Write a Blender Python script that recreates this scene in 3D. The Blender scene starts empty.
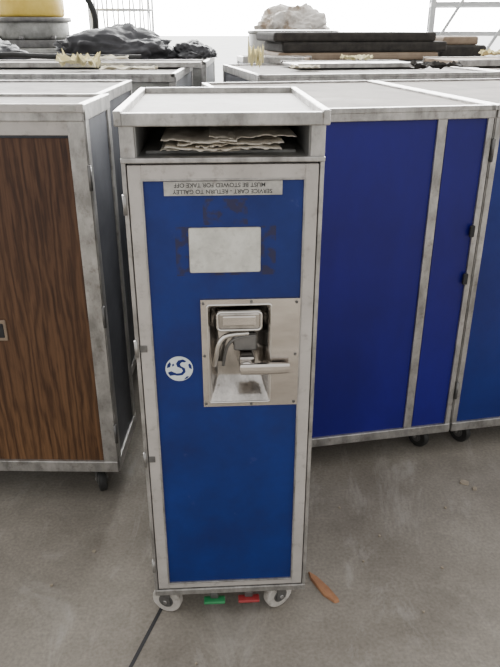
import bpy, bmesh, math, random
from mathutils import Vector, Matrix, noise
S = bpy.context.scene
COL = S.collection
rad = math.radians

# ---------------------------------------------------------------- materials
def mk(name):
    m = bpy.data.materials.new(name); m.use_nodes = True
    nt = m.node_tree
    return m, nt, nt.nodes['Principled BSDF']

def noisy(name, c1, c2, scale=8, rough=.5, metal=0., detail=6, p1=.35, p2=.65, stretch=(1,1,1), bump=0., c3=None, rough2=None, spec=None, grime=0.):
    m, nt, b = mk(name)
    tc = nt.nodes.new('ShaderNodeTexCoord'); mp = nt.nodes.new('ShaderNodeMapping')
    mp.inputs['Scale'].default_value = stretch
    n = nt.nodes.new('ShaderNodeTexNoise'); n.inputs['Scale'].default_value = scale
    n.inputs['Detail'].default_value = detail; n.inputs['Roughness'].default_value = .65
    r = nt.nodes.new('ShaderNodeValToRGB')
    r.color_ramp.elements[0].position = p1; r.color_ramp.elements[0].color = (*c1, 1)
    r.color_ramp.elements[1].position = p2; r.color_ramp.elements[1].color = (*c2, 1)
    if c3:
        e = r.color_ramp.elements.new(min(p2+.12, .98)); e.color = (*c3, 1)
    L = nt.links.new
    L(tc.outputs['Object'], mp.inputs[0]); L(mp.outputs[0], n.inputs['Vector'])
    L(n.outputs['Fac'], r.inputs[0])
    out = r.outputs[0]
    if grime:
        g=nt.nodes.new('ShaderNodeTexNoise'); g.inputs['Scale'].default_value=48; g.inputs['Detail'].default_value=9; g.inputs['Roughness'].default_value=.7
        L(tc.outputs['Object'], g.inputs['Vector'])
        q=nt.nodes.new('ShaderNodeMapRange'); q.inputs[1].default_value=.54; q.inputs[2].default_value=.68; q.inputs[4].default_value=grime
        L(g.outputs['Fac'], q.inputs[0])
        x=nt.nodes.new('ShaderNodeMixRGB'); x.inputs[2].default_value=(.10,.075,.055,1); L(q.outputs[0],x.inputs[0]); L(out,x.inputs[1]); out=x.outputs[0]
    L(out, b.inputs['Base Color'])
    b.inputs['Roughness'].default_value = rough; b.inputs['Metallic'].default_value = metal
    if spec is not None: b.inputs['Specular IOR Level'].default_value = spec
    if rough2 is not None:
        mr = nt.nodes.new('ShaderNodeMapRange'); mr.inputs[3].default_value = rough; mr.inputs[4].default_value = rough2
        L(n.outputs['Fac'], mr.inputs[0]); L(mr.outputs[0], b.inputs['Roughness'])
    if bump:
        bp = nt.nodes.new('ShaderNodeBump'); bp.inputs['Strength'].default_value = bump
        bp.inputs['Distance'].default_value = .01
        L(n.outputs['Fac'], bp.inputs['Height']); L(bp.outputs[0], b.inputs['Normal'])
    return m

M_frame = noisy('painted_aluminium', (.41,.385,.365), (.53,.50,.475), 9, .42, .2, rough2=.55, grime=.4)
M_alu = noisy('worn_aluminium', (.25,.245,.235), (.54,.525,.51), 30, .32, .75, rough2=.5, stretch=(1,1,.5), detail=9, grime=.45)
M_alu_d = noisy('dull_aluminium', (.10,.10,.10), (.21,.205,.20), 14, .45, .6, grime=.4)
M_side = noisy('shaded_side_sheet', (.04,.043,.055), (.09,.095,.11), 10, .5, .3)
M_top = noisy('dusty_top', (.13,.12,.11), (.25,.235,.22), 9, .75, .05, c3=(.38,.36,.34), detail=9, spec=.25, grime=.4)
M_topmain = noisy('cart_top_sheet', (.22,.205,.19), (.33,.315,.295), 9, .6, .1, c3=(.42,.40,.38), detail=9, spec=.3, grime=.35)
M_topbrown = noisy('dusty_brown_top', (.10,.082,.068), (.20,.175,.15), 7, .75, .05, c3=(.34,.31,.28), detail=9, spec=.25, grime=.5)
M_violet = noisy('violet_blue_panel', (.004,.003,.12), (.008,.006,.20), 2.5, .42, 0, stretch=(1,1,.5), bump=.12, spec=.35)
M_blue2 = noisy('mid_blue_panel', (.006,.014,.12), (.01,.025,.18), 3, .45, spec=.3)
M_dark = noisy('dark_gap', (.012,.012,.014), (.03,.03,.032), 9, .8)
M_int = noisy('compartment_grey', (.20,.20,.195), (.33,.33,.32), 10, .5, .3)
M_steel = noisy('stainless_steel', (.52,.485,.455), (.68,.645,.61), 26, .16, 1., stretch=(.3,1,1), rough2=.32, bump=.05)
M_bowl = noisy('bowl_steel', (.30,.285,.27), (.62,.59,.56), 16, .12, 1., stretch=(1,1,.6), rough2=.26, bump=.12)
M_steel2 = noisy('polished_steel', (.60,.58,.55), (.76,.74,.72), 12, .15, 1.)
M_wheel = noisy('grey_wheel_rubber', (.40,.375,.345), (.56,.53,.49), 30, .6, grime=.5)
M_black = noisy('black_rubber', (.012,.012,.012), (.03,.03,.03), 20, .6)
M_red = noisy('red_pedal', (.30,.03,.035), (.36,.05,.05), 20, .4)
M_green = noisy('green_pedal', (.02,.20,.07), (.04,.26,.10), 20, .4)
M_card = noisy('label_card', (.50,.495,.455), (.68,.675,.63), 26, .6, p1=.38, p2=.6, detail=10, grime=.3)
M_strip = noisy('label_strip', (.34,.33,.31), (.50,.49,.46), 50, .5, grime=.4)
M_white = noisy('white_decal', (.60,.66,.68), (.72,.78,.8), 60, .5)
M_ink = noisy('ink', (.02,.02,.02), (.07,.07,.07), 60, .7)
M_news = noisy('newsprint', (.55,.50,.42), (.82,.77,.68), 25, .8)
M_paper = noisy('crumpled_paper', (.62,.56,.40), (.86,.82,.70), 12, .8)
M_foamy = noisy('yellow_foam', (.66,.58,.30), (.84,.78,.50), 15, .9)
M_tarp = noisy('dark_tarp', (.015,.015,.018), (.05,.05,.058), 7, .55)
M_foamd = noisy('dark_foam', (.02,.018,.017), (.05,.045,.04), 30, .95)
M_brown = noisy('brown_board', (.20,.145,.10), (.32,.245,.18), 12, .8)
M_yel = noisy('yellow_paint', (.68,.46,.06), (.86,.64,.14), 6, .45)
M_grey = noisy('machine_grey', (.16,.16,.15), (.38,.38,.36), 9, .5, .2)
M_wire = noisy('pale_wire', (.55,.57,.58), (.7,.72,.73), 20, .5, .1)
M_sack = noisy('sack_cloth', (.34,.26,.19), (.78,.74,.69), 7, .85, p1=.36, p2=.5)
M_sackd = noisy('scrap_tan', (.22,.18,.13), (.38,.33,.26), 6, .85)
M_chip = noisy('wood_chip', (.24,.11,.055), (.36,.18,.09), 30, .8)
M_yard = noisy('daylit_yard', (.70,.71,.70), (.82,.82,.80), .8, .9)  # outdoor daylight on the far ground is put into this paler colour

def blue_door():
    m, nt, b = mk('scuffed_blue_panel'); L = nt.links.new; N = nt.nodes.new
    tc = N('ShaderNodeTexCoord')
    n1 = N('ShaderNodeTexNoise'); n1.inputs['Scale'].default_value = 7; n1.inputs['Detail'].default_value = 8; n1.inputs['Roughness'].default_value=.65
    n2 = N('ShaderNodeTexNoise'); n2.inputs['Scale'].default_value = 55; n2.inputs['Detail'].default_value = 6
    L(tc.outputs['Object'], n1.inputs['Vector']); L(tc.outputs['Object'], n2.inputs['Vector'])
    r = N('ShaderNodeValToRGB'); e = r.color_ramp.elements
    e[0].position=.28; e[0].color=(.003,.012,.095,1); e[1].position=.68; e[1].color=(.006,.026,.185,1)
    L(n1.outputs['Fac'], r.inputs[0])
    sx = N('ShaderNodeSeparateXYZ'); L(tc.outputs['Object'], sx.inputs[0])
    def rng(sock, lo, hi):
        a=N('ShaderNodeMath'); a.operation='GREATER_THAN'; a.inputs[1].default_value=lo; L(sock,a.inputs[0])
        c=N('ShaderNodeMath'); c.operation='LESS_THAN'; c.inputs[1].default_value=hi; L(sock,c.inputs[0])
        p=N('ShaderNodeMath'); p.operation='MULTIPLY'; L(a.outputs[0],p.inputs[0]); L(c.outputs[0],p.inputs[1]); return p.outputs[0]
    def rect(x0,x1,z0,z1):
        p=N('ShaderNodeMath'); p.operation='MULTIPLY'; L(rng(sx.outputs['X'],x0,x1),p.inputs[0]); L(rng(sx.outputs['Z'],z0,z1),p.inputs[1]); return p.outputs[0]
    ad=N('ShaderNodeMath'); ad.operation='MAXIMUM'
    L(rect(-.032,.035,.802,.842),ad.inputs[0]); L(rect(-.075,.078,.722,.80),ad.inputs[1])
    gt=N('ShaderNodeMapRange'); gt.inputs[1].default_value=.46; gt.inputs[2].default_value=.56; L(n2.outputs['Fac'],gt.inputs[0])
    mu=N('ShaderNodeMath'); mu.operation='MULTIPLY'; L(ad.outputs[0],mu.inputs[0]); L(gt.outputs[0],mu.inputs[1])
    mu2=N('ShaderNodeMath'); mu2.operation='MULTIPLY'; mu2.inputs[1].default_value=.75; L(mu.outputs[0],mu2.inputs[0])
    mx=N('ShaderNodeMixRGB'); mx.inputs[2].default_value=(.026,.022,.045,1); L(mu2.outputs[0],mx.inputs[0]); L(r.outputs[0],mx.inputs[1])
    n3=N('ShaderNodeTexNoise'); n3.inputs['Scale'].default_value=34; n3.inputs['Detail'].default_value=10; n3.inputs['Roughness'].default_value=.7; L(tc.outputs['Object'],n3.inputs['Vector'])
    g3=N('ShaderNodeMapRange'); g3.inputs[1].default_value=.64; g3.inputs[2].default_value=.74; g3.inputs[4].default_value=.3; L(n3.outputs['Fac'],g3.inputs[0])
    mx2=N('ShaderNodeMixRGB'); mx2.inputs[2].default_value=(.10,.12,.24,1); L(g3.outputs[0],mx2.inputs[0]); L(mx.outputs[0],mx2.inputs[1])
    L(mx2.outputs[0], b.inputs['Base Color']); b.inputs['Roughness'].default_value=.45; b.inputs['Specular IOR Level'].default_value=.35
    return m
M_blue = blue_door()

def wood():
    m, nt, b = mk('walnut_laminate'); L = nt.links.new; N = nt.nodes.new
    tc=N('ShaderNodeTexCoord'); mp=N('ShaderNodeMapping'); mp.inputs['Scale'].default_value=(1,1,.13); L(tc.outputs['Object'],mp.inputs[0])
    w=N('ShaderNodeTexWave'); w.bands_direction='X'; w.inputs['Scale'].default_value=16; w.inputs['Distortion'].default_value=14; w.inputs['Detail'].default_value=5; w.inputs['Detail Scale'].default_value=1.4; w.inputs['Detail Roughness'].default_value=.6
    n=N('ShaderNodeTexNoise'); n.inputs['Scale'].default_value=130; n.inputs['Detail'].default_value=6
    mp2=N('ShaderNodeMapping'); mp2.inputs['Scale'].default_value=(2,1,.04); L(tc.outputs['Object'],mp2.inputs[0])
    L(mp.outputs[0],w.inputs['Vector']); L(mp2.outputs[0],n.inputs['Vector'])
    a=N('ShaderNodeMixRGB'); a.inputs[0].default_value=.68; L(w.outputs['Color'],a.inputs[1]); L(n.outputs['Fac'],a.inputs[2])
    r=N('ShaderNodeValToRGB'); e=r.color_ramp.elements
    e[0].position=.22; e[0].color=(.028,.013,.009,1); e[1].position=.78; e[1].color=(.115,.058,.033,1)
    e2=e.new(.48); e2.color=(.068,.032,.019,1)
    L(a.outputs[0],r.inputs[0])
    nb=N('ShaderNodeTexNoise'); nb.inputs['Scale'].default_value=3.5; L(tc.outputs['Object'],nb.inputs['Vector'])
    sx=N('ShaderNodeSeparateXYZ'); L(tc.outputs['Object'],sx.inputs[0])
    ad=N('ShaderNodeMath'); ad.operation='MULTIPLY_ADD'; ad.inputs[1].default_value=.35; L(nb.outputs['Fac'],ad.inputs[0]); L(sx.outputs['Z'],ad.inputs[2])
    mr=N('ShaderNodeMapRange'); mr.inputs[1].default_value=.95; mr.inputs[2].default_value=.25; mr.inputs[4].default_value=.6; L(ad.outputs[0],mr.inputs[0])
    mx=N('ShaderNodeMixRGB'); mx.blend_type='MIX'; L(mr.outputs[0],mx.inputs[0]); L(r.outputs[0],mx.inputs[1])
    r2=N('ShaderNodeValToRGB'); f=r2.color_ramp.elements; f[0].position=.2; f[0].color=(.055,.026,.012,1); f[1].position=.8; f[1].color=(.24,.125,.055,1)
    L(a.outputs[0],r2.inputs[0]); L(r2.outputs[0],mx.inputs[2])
    L(mx.outputs[0],b.inputs['Base Color']); b.inputs['Roughness'].default_value=.45; b.inputs['Specular IOR Level'].default_value=.3
    return m
M_wood = wood()

def concrete():
    m, nt, b = mk('stained_concrete'); L = nt.links.new; N = nt.nodes.new
    tc=N('ShaderNodeTexCoord')
    def nz(sc,de,ro,di=0,vec=None):
        n=N('ShaderNodeTexNoise'); n.inputs['Scale'].default_value=sc; n.inputs['Detail'].default_value=de; n.inputs['Roughness'].default_value=ro; n.inputs['Distortion'].default_value=di
        L(vec or tc.outputs['Object'],n.inputs['Vector']); return n
    mp=N('ShaderNodeMapping'); mp.inputs['Rotation'].default_value=(0,0,.9); mp.inputs['Scale'].default_value=(1,.35,1); L(tc.outputs['Object'],mp.inputs[0])
    n1=nz(2.6,10,.68); n2=nz(150,5,.5); n3=nz(5,12,.78,1.5,mp.outputs[0]); n4=nz(3.3,10,.7,.6)
    r=N('ShaderNodeValToRGB'); e=r.color_ramp.elements
    e[0].position=.33; e[0].color=(.15,.132,.110,1); e[1].position=.68; e[1].color=(.27,.245,.21,1)
    L(n1.outputs['Fac'],r.inputs[0])
    mx=N('ShaderNodeMixRGB'); mx.blend_type='OVERLAY'; mx.inputs[0].default_value=.4; L(r.outputs[0],mx.inputs[1]); L(n2.outputs['Fac'],mx.inputs[2])
    g=N('ShaderNodeMapRange'); g.inputs[1].default_value=.53; g.inputs[2].default_value=.68; g.inputs[4].default_value=.6; L(n3.outputs['Fac'],g.inputs[0])
    mx2=N('ShaderNodeMixRGB'); mx2.inputs[2].default_value=(.37,.35,.32,1); L(g.outputs[0],mx2.inputs[0]); L(mx.outputs[0],mx2.inputs[1])
    g4=N('ShaderNodeMapRange'); g4.inputs[1].default_value=.56; g4.inputs[2].default_value=.74; g4.inputs[4].default_value=.5; L(n4.outputs['Fac'],g4.inputs[0])
    mx3=N('ShaderNodeMixRGB'); mx3.inputs[2].default_value=(.08,.07,.058,1); L(g4.outputs[0],mx3.inputs[0]); L(mx2.outputs[0],mx3.inputs[1])
    L(mx3.outputs[0],b.inputs['Base Color']); b.inputs['Roughness'].default_value=.8; b.inputs['Specular IOR Level'].default_value=.3
    bp=N('ShaderNodeBump'); bp.inputs['Strength'].default_value=.25; bp.inputs['Distance'].default_value=.003; L(n2.outputs['Fac'],bp.inputs['Height']); L(bp.outputs[0],b.inputs['Normal'])
    return m
M_floor = concrete()

# ---------------------------------------------------------------- geometry helpers
def empty(name, loc=(0,0,0), rz=0):
    o = bpy.data.objects.new(name, None); COL.objects.link(o)
    o.location = loc; o.rotation_euler = (0,0,rz); o.empty_display_size=.05
    return o

def fin(name, bm, mat, parent=None, smooth=False, loc=None, rot=None):
    me = bpy.data.meshes.new(name); bm.to_mesh(me); bm.free()
    me.materials.append(mat)
    if smooth:
        for p in me.polygons: p.use_smooth = True
    o = bpy.data.objects.new(name, me); COL.objects.link(o)
    if parent: o.parent = parent
    if loc: o.location = loc
    if rot: o.rotation_euler = rot
    return o

def boxes(name, p, lst, mat, bev=0.0, seg=2):
    bm = bmesh.new()
    for (x0,x1,y0,y1,z0,z1) in lst:
        b2 = bmesh.new(); bmesh.ops.create_cube(b2, size=1)
        for v in b2.verts:
            v.co = Vector(((x0+x1)/2+v.co.x*(x1-x0), (y0+y1)/2+v.co.y*(y1-y0), (z0+z1)/2+v.co.z*(z1-z0)))
        if bev: bmesh.ops.bevel(b2, geom=b2.edges[:], offset=bev, segments=seg, affect='EDGES', profile=.5)
        t = bpy.data.meshes.new('t'); b2.to_mesh(t); b2.free(); bm.from_mesh(t); bpy.data.meshes.remove(t)
    return fin(name, bm, mat, p)
def box(name, p, x0,x1,y0,y1,z0,z1, mat, bev=0.0, seg=2):
    return boxes(name, p, [(x0,x1,y0,y1,z0,z1)], mat, bev, seg)

def cyl(name, p, c, r, h, axis, mat, seg=32, r2=None, bev=0):
    bm = bmesh.new(); bmesh.ops.create_cone(bm, cap_ends=True, segments=seg, radius1=r, radius2=r if r2 is None else r2, depth=h)
    if bev:
        ed=[e for e in bm.edges if any(len(f.verts)>4 for f in e.link_faces)]
        bmesh.ops.bevel(bm, geom=ed, offset=bev, segments=2, affect='EDGES', profile=.5)
    R = {'X':Matrix.Rotation(rad(90),4,'Y'),'Y':Matrix.Rotation(rad(90),4,'X'),'Z':Matrix.Identity(4)}[axis]
    bmesh.ops.transform(bm, matrix=Matrix.Translation(c)@R, verts=bm.verts)
    o = fin(name, bm, mat, p)
    for f in o.data.polygons:
        if len(f.vertices)<=4: f.use_smooth=True
    return o

def tube(name, p, pts, r, mat, cyclic=False, smooth=True, res=3):
    cu = bpy.data.curves.new(name,'CURVE'); cu.dimensions='3D'; cu.bevel_depth=r; cu.bevel_resolution=res; cu.use_fill_caps=True
    sp = cu.splines.new('POLY' if not smooth else 'NURBS'); sp.points.add(len(pts)-1)
    for q,c in zip(sp.points,pts): q.co=(*c,1)
    sp.use_cyclic_u=cyclic
    if smooth: sp.order_u=3; sp.use_endpoint_u=True
    cu.materials.append(mat)
    o=bpy.data.objects.new(name,cu); COL.objects.link(o)
    if p: o.parent=p
    return o

def text(name, p, s, size, loc, rot, mat):
    cu=bpy.data.curves.new(name,'FONT'); cu.body=s; cu.size=size; cu.align_x='CENTER'; cu.align_y='CENTER'; cu.extrude=.0001; cu.offset=.0001
    cu.materials.append(mat); o=bpy.data.objects.new(name,cu); COL.objects.link(o); o.parent=p; o.location=loc; o.rotation_euler=rot
    return o

def caster(p, x, y, tag, r=.03, w=.018, mat=None, ztop=.07, ang=0):
    mat = mat or M_wheel
    e = empty('caster_'+tag, (x,y,0), ang); e.parent = p
    cyl('tyre',e,(0,0,r),r,w,'X',mat,32,bev=.003)
    cyl('hub',e,(0,0,r),r*.5,w+.003,'X',M_alu_d,20)
    boxes('fork',e,[(-w/2-.005,-w/2-.002,-.010,.010,r*.8,ztop-.006),(w/2+.002,w/2+.005,-.010,.010,r*.8,ztop-.006),(-w/2-.005,w/2+.005,-.016,.016,ztop-.009,ztop)],M_alu_d)
    cyl('axle',e,(0,0,r),.004,w+.014,'X',M_alu,12)

# ---------------------------------------------------------------- floor / yard
fl = box('floor', None, -6,6,-4,7,-.1,0, M_floor)
yd = box('yard_ground', None, -60,60,7.001,120,-.1,-.001, M_yard)
def joint(name, x0,y0,x1,y1,w):
    d=Vector((x1-x0,y1-y0,0)); l=d.length; a=math.atan2(d.y,d.x)
    bm=bmesh.new(); bmesh.ops.create_cube(bm,size=1)
    for v in bm.verts: v.co=Vector((v.co.x*l, v.co.y*w, v.co.z*.0012))
    o=fin(name,bm,M_dark,fl,loc=((x0+x1)/2,(y0+y1)/2,.0003),rot=(0,0,a)); return o
joint('slab_joint_a', -.811,-1.146, .138,2.066,.007)

# ---------------------------------------------------------------- main trolley
T = empty('airline_trolley', (-.038,.970,0), rad(3.3))
H0,HD,HS,HT = .07,.898,.9465,.967
box('carcass',T,-.1435,.1435,.042,.398,H0,HD,M_alu_d,.002)
boxes('corner_posts',T,[(-.147,-.1405,0,.05,H0,HD),(.1405,.147,0,.05,H0,HD),(-.147,-.1405,.35,.4,H0,HD),(.1405,.147,.35,.4,H0,HD)],M_alu,.0015)
box('base_rail',T,-.147,.147,-.001,.4,H0-.006,H0+.008,M_alu,.002)
boxes('door_gap_seal',T,[(-.1405,-.130,.012,.042,H0+.008,HD-.004),(.130,.1405,.012,.042,H0+.008,HD-.004),(-.131,.131,.012,.042,H0+.008,H0+.020),(-.131,.131,.012,.042,HD-.014,HD-.004)],M_dark)
boxes('door_frame',T,[(-.1390,-.119,0,.03,.081,.892),(.119,.1390,0,.03,.081,.892),(-.1195,.1195,0,.03,.081,.095),(-.1195,.1195,0,.03,.870,.892)],M_frame,.0015)
boxes('door_beading',T,[(-.1205,-.1175,-.001,.004,.094,.871),(.1175,.1205,-.001,.004,.094,.871),(-.12,.12,-.001,.004,.0925,.0955),(-.12,.12,-.001,.004,.869,.872)],M_alu,.0007)
rx0,rx1,rz0,rz1=-.030,.072,.497,.674
bm=bmesh.new(); xs=[-.119,rx0,rx1,.119]; zs=[.094,rz0,rz1,.870]
g=[[bm.verts.new((x,.003,z)) for x in xs] for z in zs]
for i in range(3):
    for j in range(3):
        if i==1 and j==1: continue
        bm.faces.new((g[i][j],g[i][j+1],g[i+1][j+1],g[i+1][j]))
fin('door_panel',bm,M_blue,T)
px0,px1,pz0,pz1=-.041,.119,.488,.684
def ring(bm,x0,x1,z0,z1,y): return [bm.verts.new(c) for c in ((x0,y,z0),(x1,y,z0),(x1,y,z1),(x0,y,z1))]
bm=bmesh.new()
rs=[ring(bm,px0,px1,pz0,pz1,.003),ring(bm,px0+.001,px1-.001,pz0+.001,pz1-.001,-.0015),ring(bm,rx0,rx1,rz0,rz1,-.0015)]
for a,b in zip(rs,rs[1:]):
    for k in range(4): bm.faces.new((a[k],a[(k+1)%4],b[(k+1)%4],b[k]))
bmesh.ops.recalc_face_normals(bm,faces=bm.faces)
fin('latch_plate',bm,M_steel,T)
def rrect(x0,x1,z0,z1,r,y,n=6):
    pts=[]
    for cx,cz,a0 in ((x1-r,z0+r,-90),(x1-r,z1-r,0),(x0+r,z1-r,90),(x0+r,z0+r,180)):
        for k in range(n+1):
            a=rad(a0+90*k/n); pts.append((cx+r*math.cos(a),y,cz+r*math.sin(a)))
    return pts
bm=bmesh.new(); prev=None
for (ins,bot,top,y,r) in [(0,0,0,-.0018,.004),(.003,.003,.003,.0,.006),(.006,.010,.005,.008,.009),(.010,.020,.009,.020,.012),(.015,.030,.014,.0285,.014),(.020,.038,.019,.030,.016)]:
    c=[bm.verts.new(q) for q in rrect(rx0+ins,rx1-ins,rz0+bot,rz1-top,r,y)]
    if prev:
        n=len(c)
        for k in range(n): bm.faces.new((prev[k],prev[(k+1)%n],c[(k+1)%n],c[k]))
    prev=c
bm.faces.new(prev); bmesh.ops.recalc_face_normals(bm,faces=bm.faces)
fin('latch_bowl',bm,M_bowl,T,True)
tube('latch_bowl_rim',T,rrect(rx0,rx1,rz0,rz1,.004,-.002),.0016,M_steel2,True,False)
boxes('latch_push_bar',T,[(-.016,.058,-.003,.022,.628,.664)],M_bowl,.007,3)
tube('latch_push_rim',T,rrect(-.014,.056,.631,.662,.006,-.004),.0020,M_steel2,True,False)
box('latch_push_recess',T,-.006,.048,-.0045,.0,.637,.656,M_steel,.003)
tube('latch_hook',T,[(.036,.006,.621),(.012,.004,.621),(-.006,.002,.617),(-.014,.002,.600),(-.017,.006,.580),(-.021,.014,.560)],.0046,M_steel2)
tube('latch_hook_inner',T,[(.048,.016,.612),(.024,.016,.611),(.006,.016,.602),(-.002,.018,.585),(-.006,.022,.555)],.0028,M_alu_d)
box('latch_pivot',T,.020,.046,-.004,.030,.550,.583,M_bowl,.005)
box('latch_cam',T,.012,.050,.014,.029,.585,.612,M_alu_d,.003)
bm=bmesh.new()
sec=[(.022,.0095,.007),(.05,.0100,.008),(.085,.0095,.007),(.102,.0085,.005)]
prev=None
for x,hz,hy in sec:
    c=[bm.verts.new((x,-.013+hy*.7*(abs(math.cos(t))**.6)*(1 if math.cos(t)>0 else -1),.565+hz*(abs(math.sin(t))**.6)*(1 if math.sin(t)>0 else -1))) for t in [k*math.tau/16+.01 for k in range(16)]]
    if prev:
        for k in range(16): bm.faces.new((prev[k],prev[(k+1)%16],c[(k+1)%16],c[k]))
    else: bm.faces.new(c[::-1])
    prev=c
bm.faces.new(prev); bmesh.ops.recalc_face_normals(bm,faces=bm.faces)
o=fin('latch_lever',bm,M_steel,T)
cyl('latch_lever_boss',T,(.032,-.006,.565),.012,.014,'Y',M_steel,24,bev=.002)
for i,(x,z) in enumerate([(-.036,.677),(.04,.679),(.112,.677),(-.036,.495),(.04,.4925),(.112,.495),(.112,.585),(-.036,.585)]):
    cyl('plate_rivet_%d'%i,T,(x,-.002,z),.0024,.002,'Y',M_alu_d,14)
# labels
box('label_strip',T,-.088,.086,.0015,.003,.847,.868,M_strip,.0003)
text('label_text_a',T,'SERVICE CART - RETURN TO GALLEY',.0088,(-.002,.0013,.8530),(rad(90),rad(180),0),M_ink)
text('label_text_b',T,'MUST BE STOWED FOR TAKE OFF',.0088,(-.006,.0013,.8625),(rad(90),rad(180),0),M_ink)
box('label_card',T,-.054,.054,.001,.003,.728,.798,M_card,.0006)
tube('card_edge',T,rrect(-.054,.054,.728,.798,.003,.0015),.0007,M_strip,True,False,1)
# round globe emblem
lx,lz,lr=-.0785,.561,.0225
cyl('emblem_disc',T,(lx,.0022,lz),lr,.0012,'Y',M_white,40)
def blob(name,pts):
    bm=bmesh.new(); f=bm.faces.new([bm.verts.new((lx+a*lr,.00135,lz+b*lr)) for a,b in pts])
    fin(name,bm,M_blue,T)
blob('emblem_sea_a',[(.55,.62),(.30,.78),(-.05,.70),(-.22,.45),(-.14,.18),(.18,.02),(.26,-.16),(.12,-.34),(-.22,-.36),(-.60,-.16),(-.86,-.28),(-.70,-.55),(-.38,-.50),(-.15,-.56),(.22,-.52),(.46,-.25),(.42,.04),(.12,.24),(.06,.40),(.22,.56),(.42,.52)])
blob('emblem_sea_b',[(-.90,.10),(-.66,.16),(-.58,.42),(-.66,.60),(-.84,.40)])
blob('emblem_sea_c',[(.92,-.05),(.72,.06),(.66,.34),(.78,.44),(.90,.26)])
blob('emblem_sea_d',[(-.48,.20),(-.34,.32),(-.40,.46),(-.52,.38)])
blob('emblem_sea_e',[(.30,-.88),(.52,-.62),(.70,-.62),(.56,-.80)])
for i,z in enumerate([.835,.60,.385,.14]):
    cyl('hinge_%d'%i,T,(-.1455,-.001,z),.003,.03,'Z',M_alu,14)
boxes('door_notches',T,[(-.1395,-.128,-.0015,.0,z-.006,z+.006) for z in (.60,.385)],M_alu_d,.0005)
# open upper compartment
boxes('compartment_walls',T,[(-.1465,-.1255,0,.39,HD,HS),(.1255,.1465,0,.39,HD,HS),(-.1465,.1465,.385,.398,HD,HS)],M_alu,.001)
box('compartment_floor',T,-.1255,.1255,.002,.386,HD-.001,HD+.002,M_int)
box('compartment_lip',T,-.147,.147,-.004,.012,HD-.003,HD+.0045,M_alu,.0015)
box('compartment_lining_left',T,-.1255,-.1235,.004,.385,HD+.002,HS,M_int)
box('compartment_lining_right',T,.1235,.1255,.004,.385,HD+.002,HS,M_int)
box('top_slab',T,-.149,.149,-.002,.401,HS,HS+.010,M_topmain,.001)
boxes('top_rim',T,[(-.152,-.141,-.004,.403,HS-.001,HT),(.141,.152,-.004,.403,HS-.001,HT),(-.1415,.1415,-.004,.006,HS-.001,HT-.003),(-.1415,.1415,.393,.403,HS-.001,HT)],M_alu,.002)
random.seed(4)
for k in range(6):
    bm=bmesh.new(); nx,ny=40,14
    wd=[.15,.17,.10,.155,.11,.13][k]; x0=[-.092,-.085,-.04,-.066,-.09,-.02][k]; y0=[.03,.014,.026,.02,.012,.03][k]; rt=[.05,-.04,.15,.03,-.12,.08][k]
    vs=[]
    for j in range(ny+1):
        row=[]
        for i in range(nx+1):
            x=x0+wd*i/nx; y=y0+.2*j/ny+.016*noise.noise(Vector((i*.45,k*7,0)))+rt*(x)
            z=HD+.010+k*.0036+.0018*math.sin(i*.2+k*1.7)+.0022*noise.noise(Vector((i*.22,j*.3,k*3)))
            row.append(bm.verts.new((x,y,z)))
        vs.append(row)
    for j in range(ny):
        for i in range(nx): bm.faces.new((vs[j][i],vs[j][i+1],vs[j+1][i+1],vs[j+1][i]))
    o=fin('newspaper_%d'%k,bm,M_news,T,True); md=o.modifiers.new('s','SOLIDIFY'); md.thickness=.0010
box('paper_tray',T,-.115,.11,.05,.3,HD+.002,HD+.006,M_int)
caster(T,-.126,.028,'front_left',ang=rad(70),ztop=.064)
caster(T,.096,.028,'front_right',ang=rad(-60),ztop=.064)
caster(T,-.12,.36,'rear_left',ztop=.064); caster(T,.12,.36,'rear_right',ztop=.064)
for nm,x,mt in (('brake_pedal_green',-.032,M_green),('brake_pedal_red',.036,M_red)):
    box(nm,T,x-.021,x+.021,-.002,.016,.036,.042,mt,.002)
    box(nm+'_arm',T,x-.008,x+.008,.007,.09,.042,.056,M_alu_d,.002)
box('pedal_bracket',T,-.06,.065,.03,.09,.046,.066,M_dark,.002)

# ---------------------------------------------------------------- generic box carts
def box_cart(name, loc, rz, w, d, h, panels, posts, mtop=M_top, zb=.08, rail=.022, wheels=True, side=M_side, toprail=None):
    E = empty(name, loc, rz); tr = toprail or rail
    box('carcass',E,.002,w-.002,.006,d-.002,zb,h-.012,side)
    for i,(a,b,m) in enumerate(panels):
        box('front_panel_%d'%i,E,a,b,.002,.0058,zb+rail-.002,h-tr-.004,m)
    boxes('front_posts',E,[(a,b,-.004,.012,zb,h-.01) for a,b in posts],M_alu,.0015)
    boxes('side_posts',E,[(-.002,.003,.0,.025,zb,h-.01),(-.002,.003,d-.025,d,zb,h-.01),(w-.003,w+.002,0,.025,zb,h-.01),(w-.003,w+.002,d-.025,d,zb,h-.01)],M_alu,.001)
    boxes('rails',E,[(0,w,-.006,.014,zb-.004,zb+rail),(0,w,-.006,.014,h-rail-.006,h-.008),(-.003,.004,0,d,zb-.004,zb+rail),(w-.004,w+.003,0,d,zb-.004,zb+rail),
                     (-.003,.004,0,d,h-rail-.006,h-.008),(w-.004,w+.003,0,d,h-rail-.006,h-.008)],M_alu,.002)
    box('top_panel',E,.0,w,0,d,h-.012,h-.006,mtop)
    boxes('top_rim',E,[(-.003,.013,-.007,d,h-.012,h),(w-.013,w+.003,-.007,d,h-.012,h),(.0,w,-.007,.008,h-.012,h),(.0,w,d-.012,d,h-.012,h)],M_alu,.002)
    if wheels:
        for t,(x,y) in {'a':(.06,.05),'b':(w-.06,.05),'c':(.06,d-.05),'d':(w-.06,d-.05)}.items():
            caster(E,x,y,t,r=.033,ztop=zb-.004,mat=M_black,ang=.4)
    return E

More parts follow.
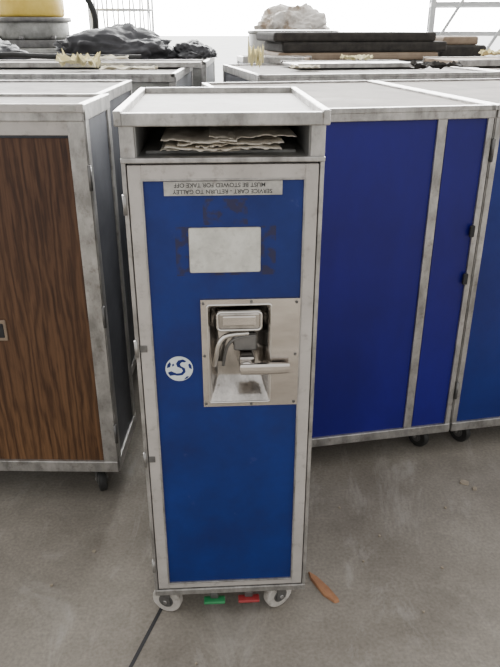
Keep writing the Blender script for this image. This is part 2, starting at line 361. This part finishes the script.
W = box_cart('wood_galley_cart',(-.76,1.335,0),rad(-1),.442,.225,.940,[(.02,.415,M_wood)],[(.0,.022),(.408,.442)],zb=.095,rail=.026,toprail=.060)
box('upper_band',W,.018,.412,-.003,.004,.882,.914,M_frame,.001)
box('top_lip',W,-.003,.445,-.012,-.002,.925,.941,M_frame,.002)
boxes('door_latch',W,[(.198,.224,-.002,.003,.44,.49)],M_brown,.003)
box('door_latch_slot',W,.204,.218,-.004,.0,.448,.482,M_dark,.002)
for i,z in enumerate([.80,.5,.2]): cyl('hinge_%d'%i,W,(.443,-.003,z),.004,.05,'Z',M_alu_d,14)
box('top_name_tag',W,.40,.43,-.014,-.0115,.928,.938,M_strip,.0005)

box_cart('galley_cart',(-1.35,1.60,0),0,.98,.60,.925,[(.02,.96,M_blue2)],[(0,.02),(.48,.51),(.96,.98)],zb=.09)
A=rad(11.2); ex=Vector((math.cos(A),math.sin(A),0)); ey=Vector((-math.sin(A),math.cos(A),0)); P0=Vector((.171,1.463,0))
def RP(a,b): return tuple(P0+ex*a+ey*b)
R1=box_cart('blue_galley_cart',RP(-.17,0),A,.547,.78,.918,[(.02,.415,M_violet),(.44,.535,M_violet)],[(.0,.02),(.414,.436),(.533,.547)],mtop=M_topbrown,zb=.075)
R2=box_cart('blue_galley_cart',RP(.383,0),A,.62,.78,.918,[(.014,.60,M_blue2)],[(0,.014),(.6,.62)],mtop=M_topbrown,zb=.075)
for i,z in enumerate([.50,.62]): box('catch_%d'%i,R1,.524,.536,-.010,-.003,z,z+.028,M_dark,.002)
for i,z in enumerate([.2,.82]): cyl('hinge_%d'%i,R2,(-.001,-.006,z),.004,.05,'Z',M_alu_d,12)
box_cart('storage_cart',(-1.75,2.36,0),0,1.50,.72,.935,[(.02,1.48,M_grey)],[(0,.02),(.73,.77),(1.48,1.5)])
box_cart('storage_cart',RP(.02,.84),A,.86,.72,.935,[(.02,.84,M_grey)],[(0,.02),(.84,.86)])
box_cart('storage_cart',RP(.90,.84),A,.86,.72,.935,[(.02,.84,M_grey)],[(0,.02),(.84,.86)],mtop=M_topbrown)
box_cart('storage_cart',(-2.1,3.22,0),0,1.9,.8,.935,[(.02,1.88,M_grey)],[(0,.02),(.93,.97),(1.88,1.9)])
box_cart('storage_cart',RP(.25,1.66),A,1.7,.85,.935,[(.02,1.68,M_grey)],[(0,.02),(.83,.87),(1.68,1.7)])

# ---------------------------------------------------------------- clutter on the tops
def crumple(name, loc, sx, sy, h, mat, seed=0, n=14, rz=0, amp=1.):
    bm=bmesh.new()
    vs=[]
    for j in range(n+1):
        row=[]
        for i in range(n+1):
            u,v=i/n-.5,j/n-.5
            q=noise.noise(Vector((u*5+seed,v*5,seed)))*.6+abs(noise.noise(Vector((u*11+seed,v*11,seed*2))))*.8
            z=max(.0,h*(.35+q*amp))
            row.append(bm.verts.new((u*sx*(1+.25*noise.noise(Vector((v*4,seed,0)))),v*sy*(1+.3*noise.noise(Vector((u*4,seed,5)))),z)))
        vs.append(row)
    for j in range(n):
        for i in range(n): bm.faces.new((vs[j][i],vs[j][i+1],vs[j+1][i+1],vs[j+1][i]))
    o=fin(name,bm,mat,None,False,loc=loc,rot=(0,0,rz)); md=o.modifiers.new('s','SOLIDIFY'); md.thickness=.002; md.offset=1
    return o
def mound(name, loc, sx, sy, h, mat, seed=0, parent=None, rough=.35, fold=0.):
    bm=bmesh.new(); bmesh.ops.create_icosphere(bm,subdivisions=5,radius=1)
    for v in bm.verts:
        d=1+rough*noise.noise(v.co*1.8+Vector((seed,0,0)))+rough*.5*abs(noise.noise(v.co*5+Vector((0,seed,0))))+fold*abs(noise.noise(Vector((v.co.x*3,v.co.y*9,v.co.z*9+seed))))
        z=max(v.co.z*d,-.0)
        v.co=Vector((v.co.x*d*sx,v.co.y*d*sy,z*h))
    bmesh.ops.remove_doubles(bm,verts=bm.verts,dist=.0001)
    return fin(name,bm,mat,parent,True,loc=loc)
Zt=.9355
def lid(loc,sx,sy,rz,mat,t=.014):
    e=empty('loose_lid',loc,rz)
    box('sheet',e,-sx/2,sx/2,-sy/2,sy/2,0,t,mat,.002)
    boxes('edge',e,[(-sx/2-.004,sx/2+.004,-sy/2-.006,-sy/2+.004,0,t+.004),(-sx/2-.004,sx/2+.004,sy/2-.004,sy/2+.006,0,t+.004)],M_alu,.001)
lid((-.62,2.84,Zt),.85,.24,.03,M_topbrown); lid((.40,2.83,Zt),.50,.26,.20,M_alu,.012); lid((1.00,2.98,Zt),.45,.3,.22,M_brown,.02)
lid((-1.25,2.55,Zt),.5,.26,-.05,M_brown,.015)
lid((.12,3.10,Zt),.26,.14,-.3,M_brown,.022)
Zp=.937
crumple('foam_scrap',(-.62,2.59,Zp),.14,.10,.055,M_foamy,1)
crumple('crumpled_paper',(-.42,2.47,Zp),.18,.08,.016,M_paper,2)
crumple('foam_scrap',(.02,2.46,Zp),.05,.05,.085,M_foamy,3)
crumple('foam_scrap',(.42,2.83,Zp+.018),.12,.08,.022,M_foamy,4)
crumple('crumpled_paper',(.20,2.60,Zp),.10,.05,.012,M_paper,5)
crumple('crumpled_paper',(-.60,2.86,Zp+.018),.22,.08,.016,M_paper,6)
crumple('foam_scrap',(1.02,2.98,Zp+.026),.12,.08,.03,M_foamy,11)
crumple('rubber_mat',(.66,2.54,Zp),.16,.12,.03,M_foamd,12)
mound('dark_tarp_bundle',(-.70,3.60,Zt),.30,.20,.125,M_tarp,3,rough=.3,fold=.2)
mound('dark_tarp_bundle',(-1.33,3.52,Zt),.22,.18,.085,M_tarp,8,rough=.3,fold=.2)
mound('dark_tarp_bundle',(-.30,3.72,Zt),.11,.12,.07,M_tarp,15,rough=.3,fold=.2)
tube('rubber_hose',None,[(-.50,3.29,.951),(-.62,3.26,.951),(-.80,3.27,.953),(-.98,3.26,.956),(-1.10,3.29,.965),(-1.18,3.27,.955),(-1.35,3.26,.951)],.012,M_black)
F=empty('foam_cushion_stack',(.50,3.52,Zt),A)
for i,(a,b,t,m) in enumerate([(-.42,.36,.035,M_brown),(-.40,.40,.045,M_foamd),(-.44,.34,.04,M_foamd)]):
    z=sum([.035,.045,.04][:i]); box('cushion_%d'%i,F,a,b,-.2,.2,z,z+t,m,.012,3)
G=empty('foam_cushion_stack',(1.0,3.72,Zt),A)
box('cushion_0',G,-.09,.16,-.15,.15,0,.06,M_foamd,.015,3); box('cushion_1',G,-.07,.12,-.13,.13,.06,.10,M_brown,.012,3)

D=empty('oil_drum',(.28,4.75,0))
cyl('shell',D,(0,0,.53),.29,1.06,'Z',M_grey,48,bev=.01)
for i,z in enumerate([.36,.71,1.05]): cyl('hoop_%d'%i,D,(0,0,z),.298,.02,'Z',M_grey,48,bev=.006)
mound('crumpled_sack',(.28,4.75,1.062),.20,.16,.13,M_sack,5,rough=.35,fold=.25)

Y=empty('yellow_hydraulic_machine',(-1.52,5.1,0))
box('base',Y,-.5,.5,-.35,.35,0,.95,M_grey,.02)
cyl('flange',Y,(0,0,.975),.30,.05,'Z',M_alu_d,40,bev=.006)
cyl('gear_body',Y,(0,0,1.06),.25,.12,'Z',M_grey,40,bev=.02)
cyl('collar',Y,(0,0,1.125),.27,.03,'Z',M_alu_d,40,bev=.008)
cyl('housing',Y,(0,0,1.24),.23,.20,'Z',M_yel,40,bev=.02)
cyl('column',Y,(0,0,1.55),.15,.46,'Z',M_yel,32)
for i in range(8):
    a=i*math.pi/4; cyl('bolt_%d'%i,Y,(.27*math.cos(a),.27*math.sin(a),1.012),.018,.03,'Z',M_alu_d,8)
tube('hose',Y,[(.2,-.1,1.30),(.34,-.2,1.34),(.46,-.2,1.25),(.5,-.18,1.08),(.42,-.1,.94)],.02,M_black)
boxes('side_motor',Y,[(-.36,-.24,-.12,.12,1.0,1.12)],M_yel,.015)
C=empty('wire_cage',(-1.05,6.0,0))
for i in range(18):
    a=i*math.tau/18; tube('wire_%d'%i,C,[(.26*math.cos(a),.26*math.sin(a),0),(.26*math.cos(a+.35),.26*math.sin(a+.35),1.6)],.007,M_wire,smooth=False,res=1)
for i in range(9):
    z=.007+.2*i; tube('hoop_%d'%i,C,[(.26*math.cos(k*math.tau/24),.26*math.sin(k*math.tau/24),z) for k in range(24)],.007,M_wire,True,False,1)
K=empty('metal_rack',(2.0,5.6,0),rad(-12))
for i,(x,y) in enumerate([(-.6,-.25),(.0,-.25),(.6,-.25),(-.6,.25),(.0,.25),(.6,.25)]): box('post_%d'%i,K,x-.02,x+.02,y-.02,y+.02,0,1.9,M_wire,.003)
for i,z in enumerate([.5,1.02,1.22,1.6]): boxes('shelf_%d'%i,K,[(-.6,.6,-.26,-.23,z,z+.03),(-.6,.6,.23,.26,z,z+.03),(-.62,-.58,-.25,.25,z,z+.03),(.58,.62,-.25,.25,z,z+.03)],M_wire,.003)
for i in range(3): tube('brace_%d'%i,K,[(-.6+.4*i,-.27,.9),(-.2+.4*i,-.27,1.6)],.012,M_wire,smooth=False)

# ---------------------------------------------------------------- debris on floor
def chip(loc,pts,h,mat,rz,name='wood_chip'):
    bm=bmesh.new(); b=[bm.verts.new((x,y,0)) for x,y in pts]; t=[bm.verts.new((x*.93,y*.93,h+.3*h*math.sin(i*2.))) for i,(x,y) in enumerate(pts)]
    bm.faces.new(t); bm.faces.new(b[::-1]); n=len(pts)
    for i in range(n): bm.faces.new((b[i],b[(i+1)%n],t[(i+1)%n],t[i]))
    fin(name,bm,mat,None,loc=loc,rot=(0,0,rz))
chip((.152,1.045,.0005),[(-.050,.0),(-.03,-.008),(.02,-.012),(.048,-.004),(.05,.006),(.01,.010),(-.03,.007)],.006,M_chip,rad(-58))
random.seed(9)
for i,(x,y,s) in enumerate([(.555,1.40,.013),(.575,1.375,.008),(.30,1.2,.004),(.42,1.1,.004),(.22,1.3,.004),(-.35,1.15,.005),(.35,.98,.003),(-.1,.86,.003),(.48,1.3,.004),(.25,1.12,.003),(-.42,1.05,.004)]):
    pts=[(s*random.uniform(.6,1.2)*math.cos(k*1.05),s*random.uniform(.6,1.2)*math.sin(k*1.05)) for k in range(6)]
    chip((x,y,.0005),pts,.003,M_sackd,random.random()*3,'debris_scrap')

# ---------------------------------------------------------------- world & light
w=bpy.data.worlds.new('World'); S.world=w; w.use_nodes=True; nt=w.node_tree; L=nt.links.new
bg=nt.nodes['Background']; tc=nt.nodes.new('ShaderNodeTexCoord'); sp=nt.nodes.new('ShaderNodeSeparateXYZ'); L(tc.outputs['Generated'],sp.inputs[0])
r=nt.nodes.new('ShaderNodeValToRGB'); r.color_ramp.interpolation='EASE'
mr=nt.nodes.new('ShaderNodeMapRange'); mr.inputs[1].default_value=-1; mr.inputs[2].default_value=1; L(sp.outputs['Y'],mr.inputs[0]); L(mr.outputs[0],r.inputs[0])
e=r.color_ramp.elements; e[0].position=.0; e[0].color=(.0350,.0345,.0335,1); e[1].position=.97; e[1].color=(1,.995,.98,1)
m1=e.new(.45); m1.color=(.0385,.0380,.0372,1); m2=e.new(.78); m2.color=(.10,.0995,.098,1); m3=e.new(.9); m3.color=(.6,.6,.59,1)
L(r.outputs[0],bg.inputs[0]); bg.inputs[1].default_value=33

cd=bpy.data.cameras.new('camera'); cam=bpy.data.objects.new('camera',cd); COL.objects.link(cam)
cam.location=(0,0,1.07); cam.rotation_euler=(rad(90-24.7),0,0)
cd.sensor_fit='VERTICAL'; cd.sensor_height=36; cd.lens=35.78; cd.clip_start=.02
S.camera=cam
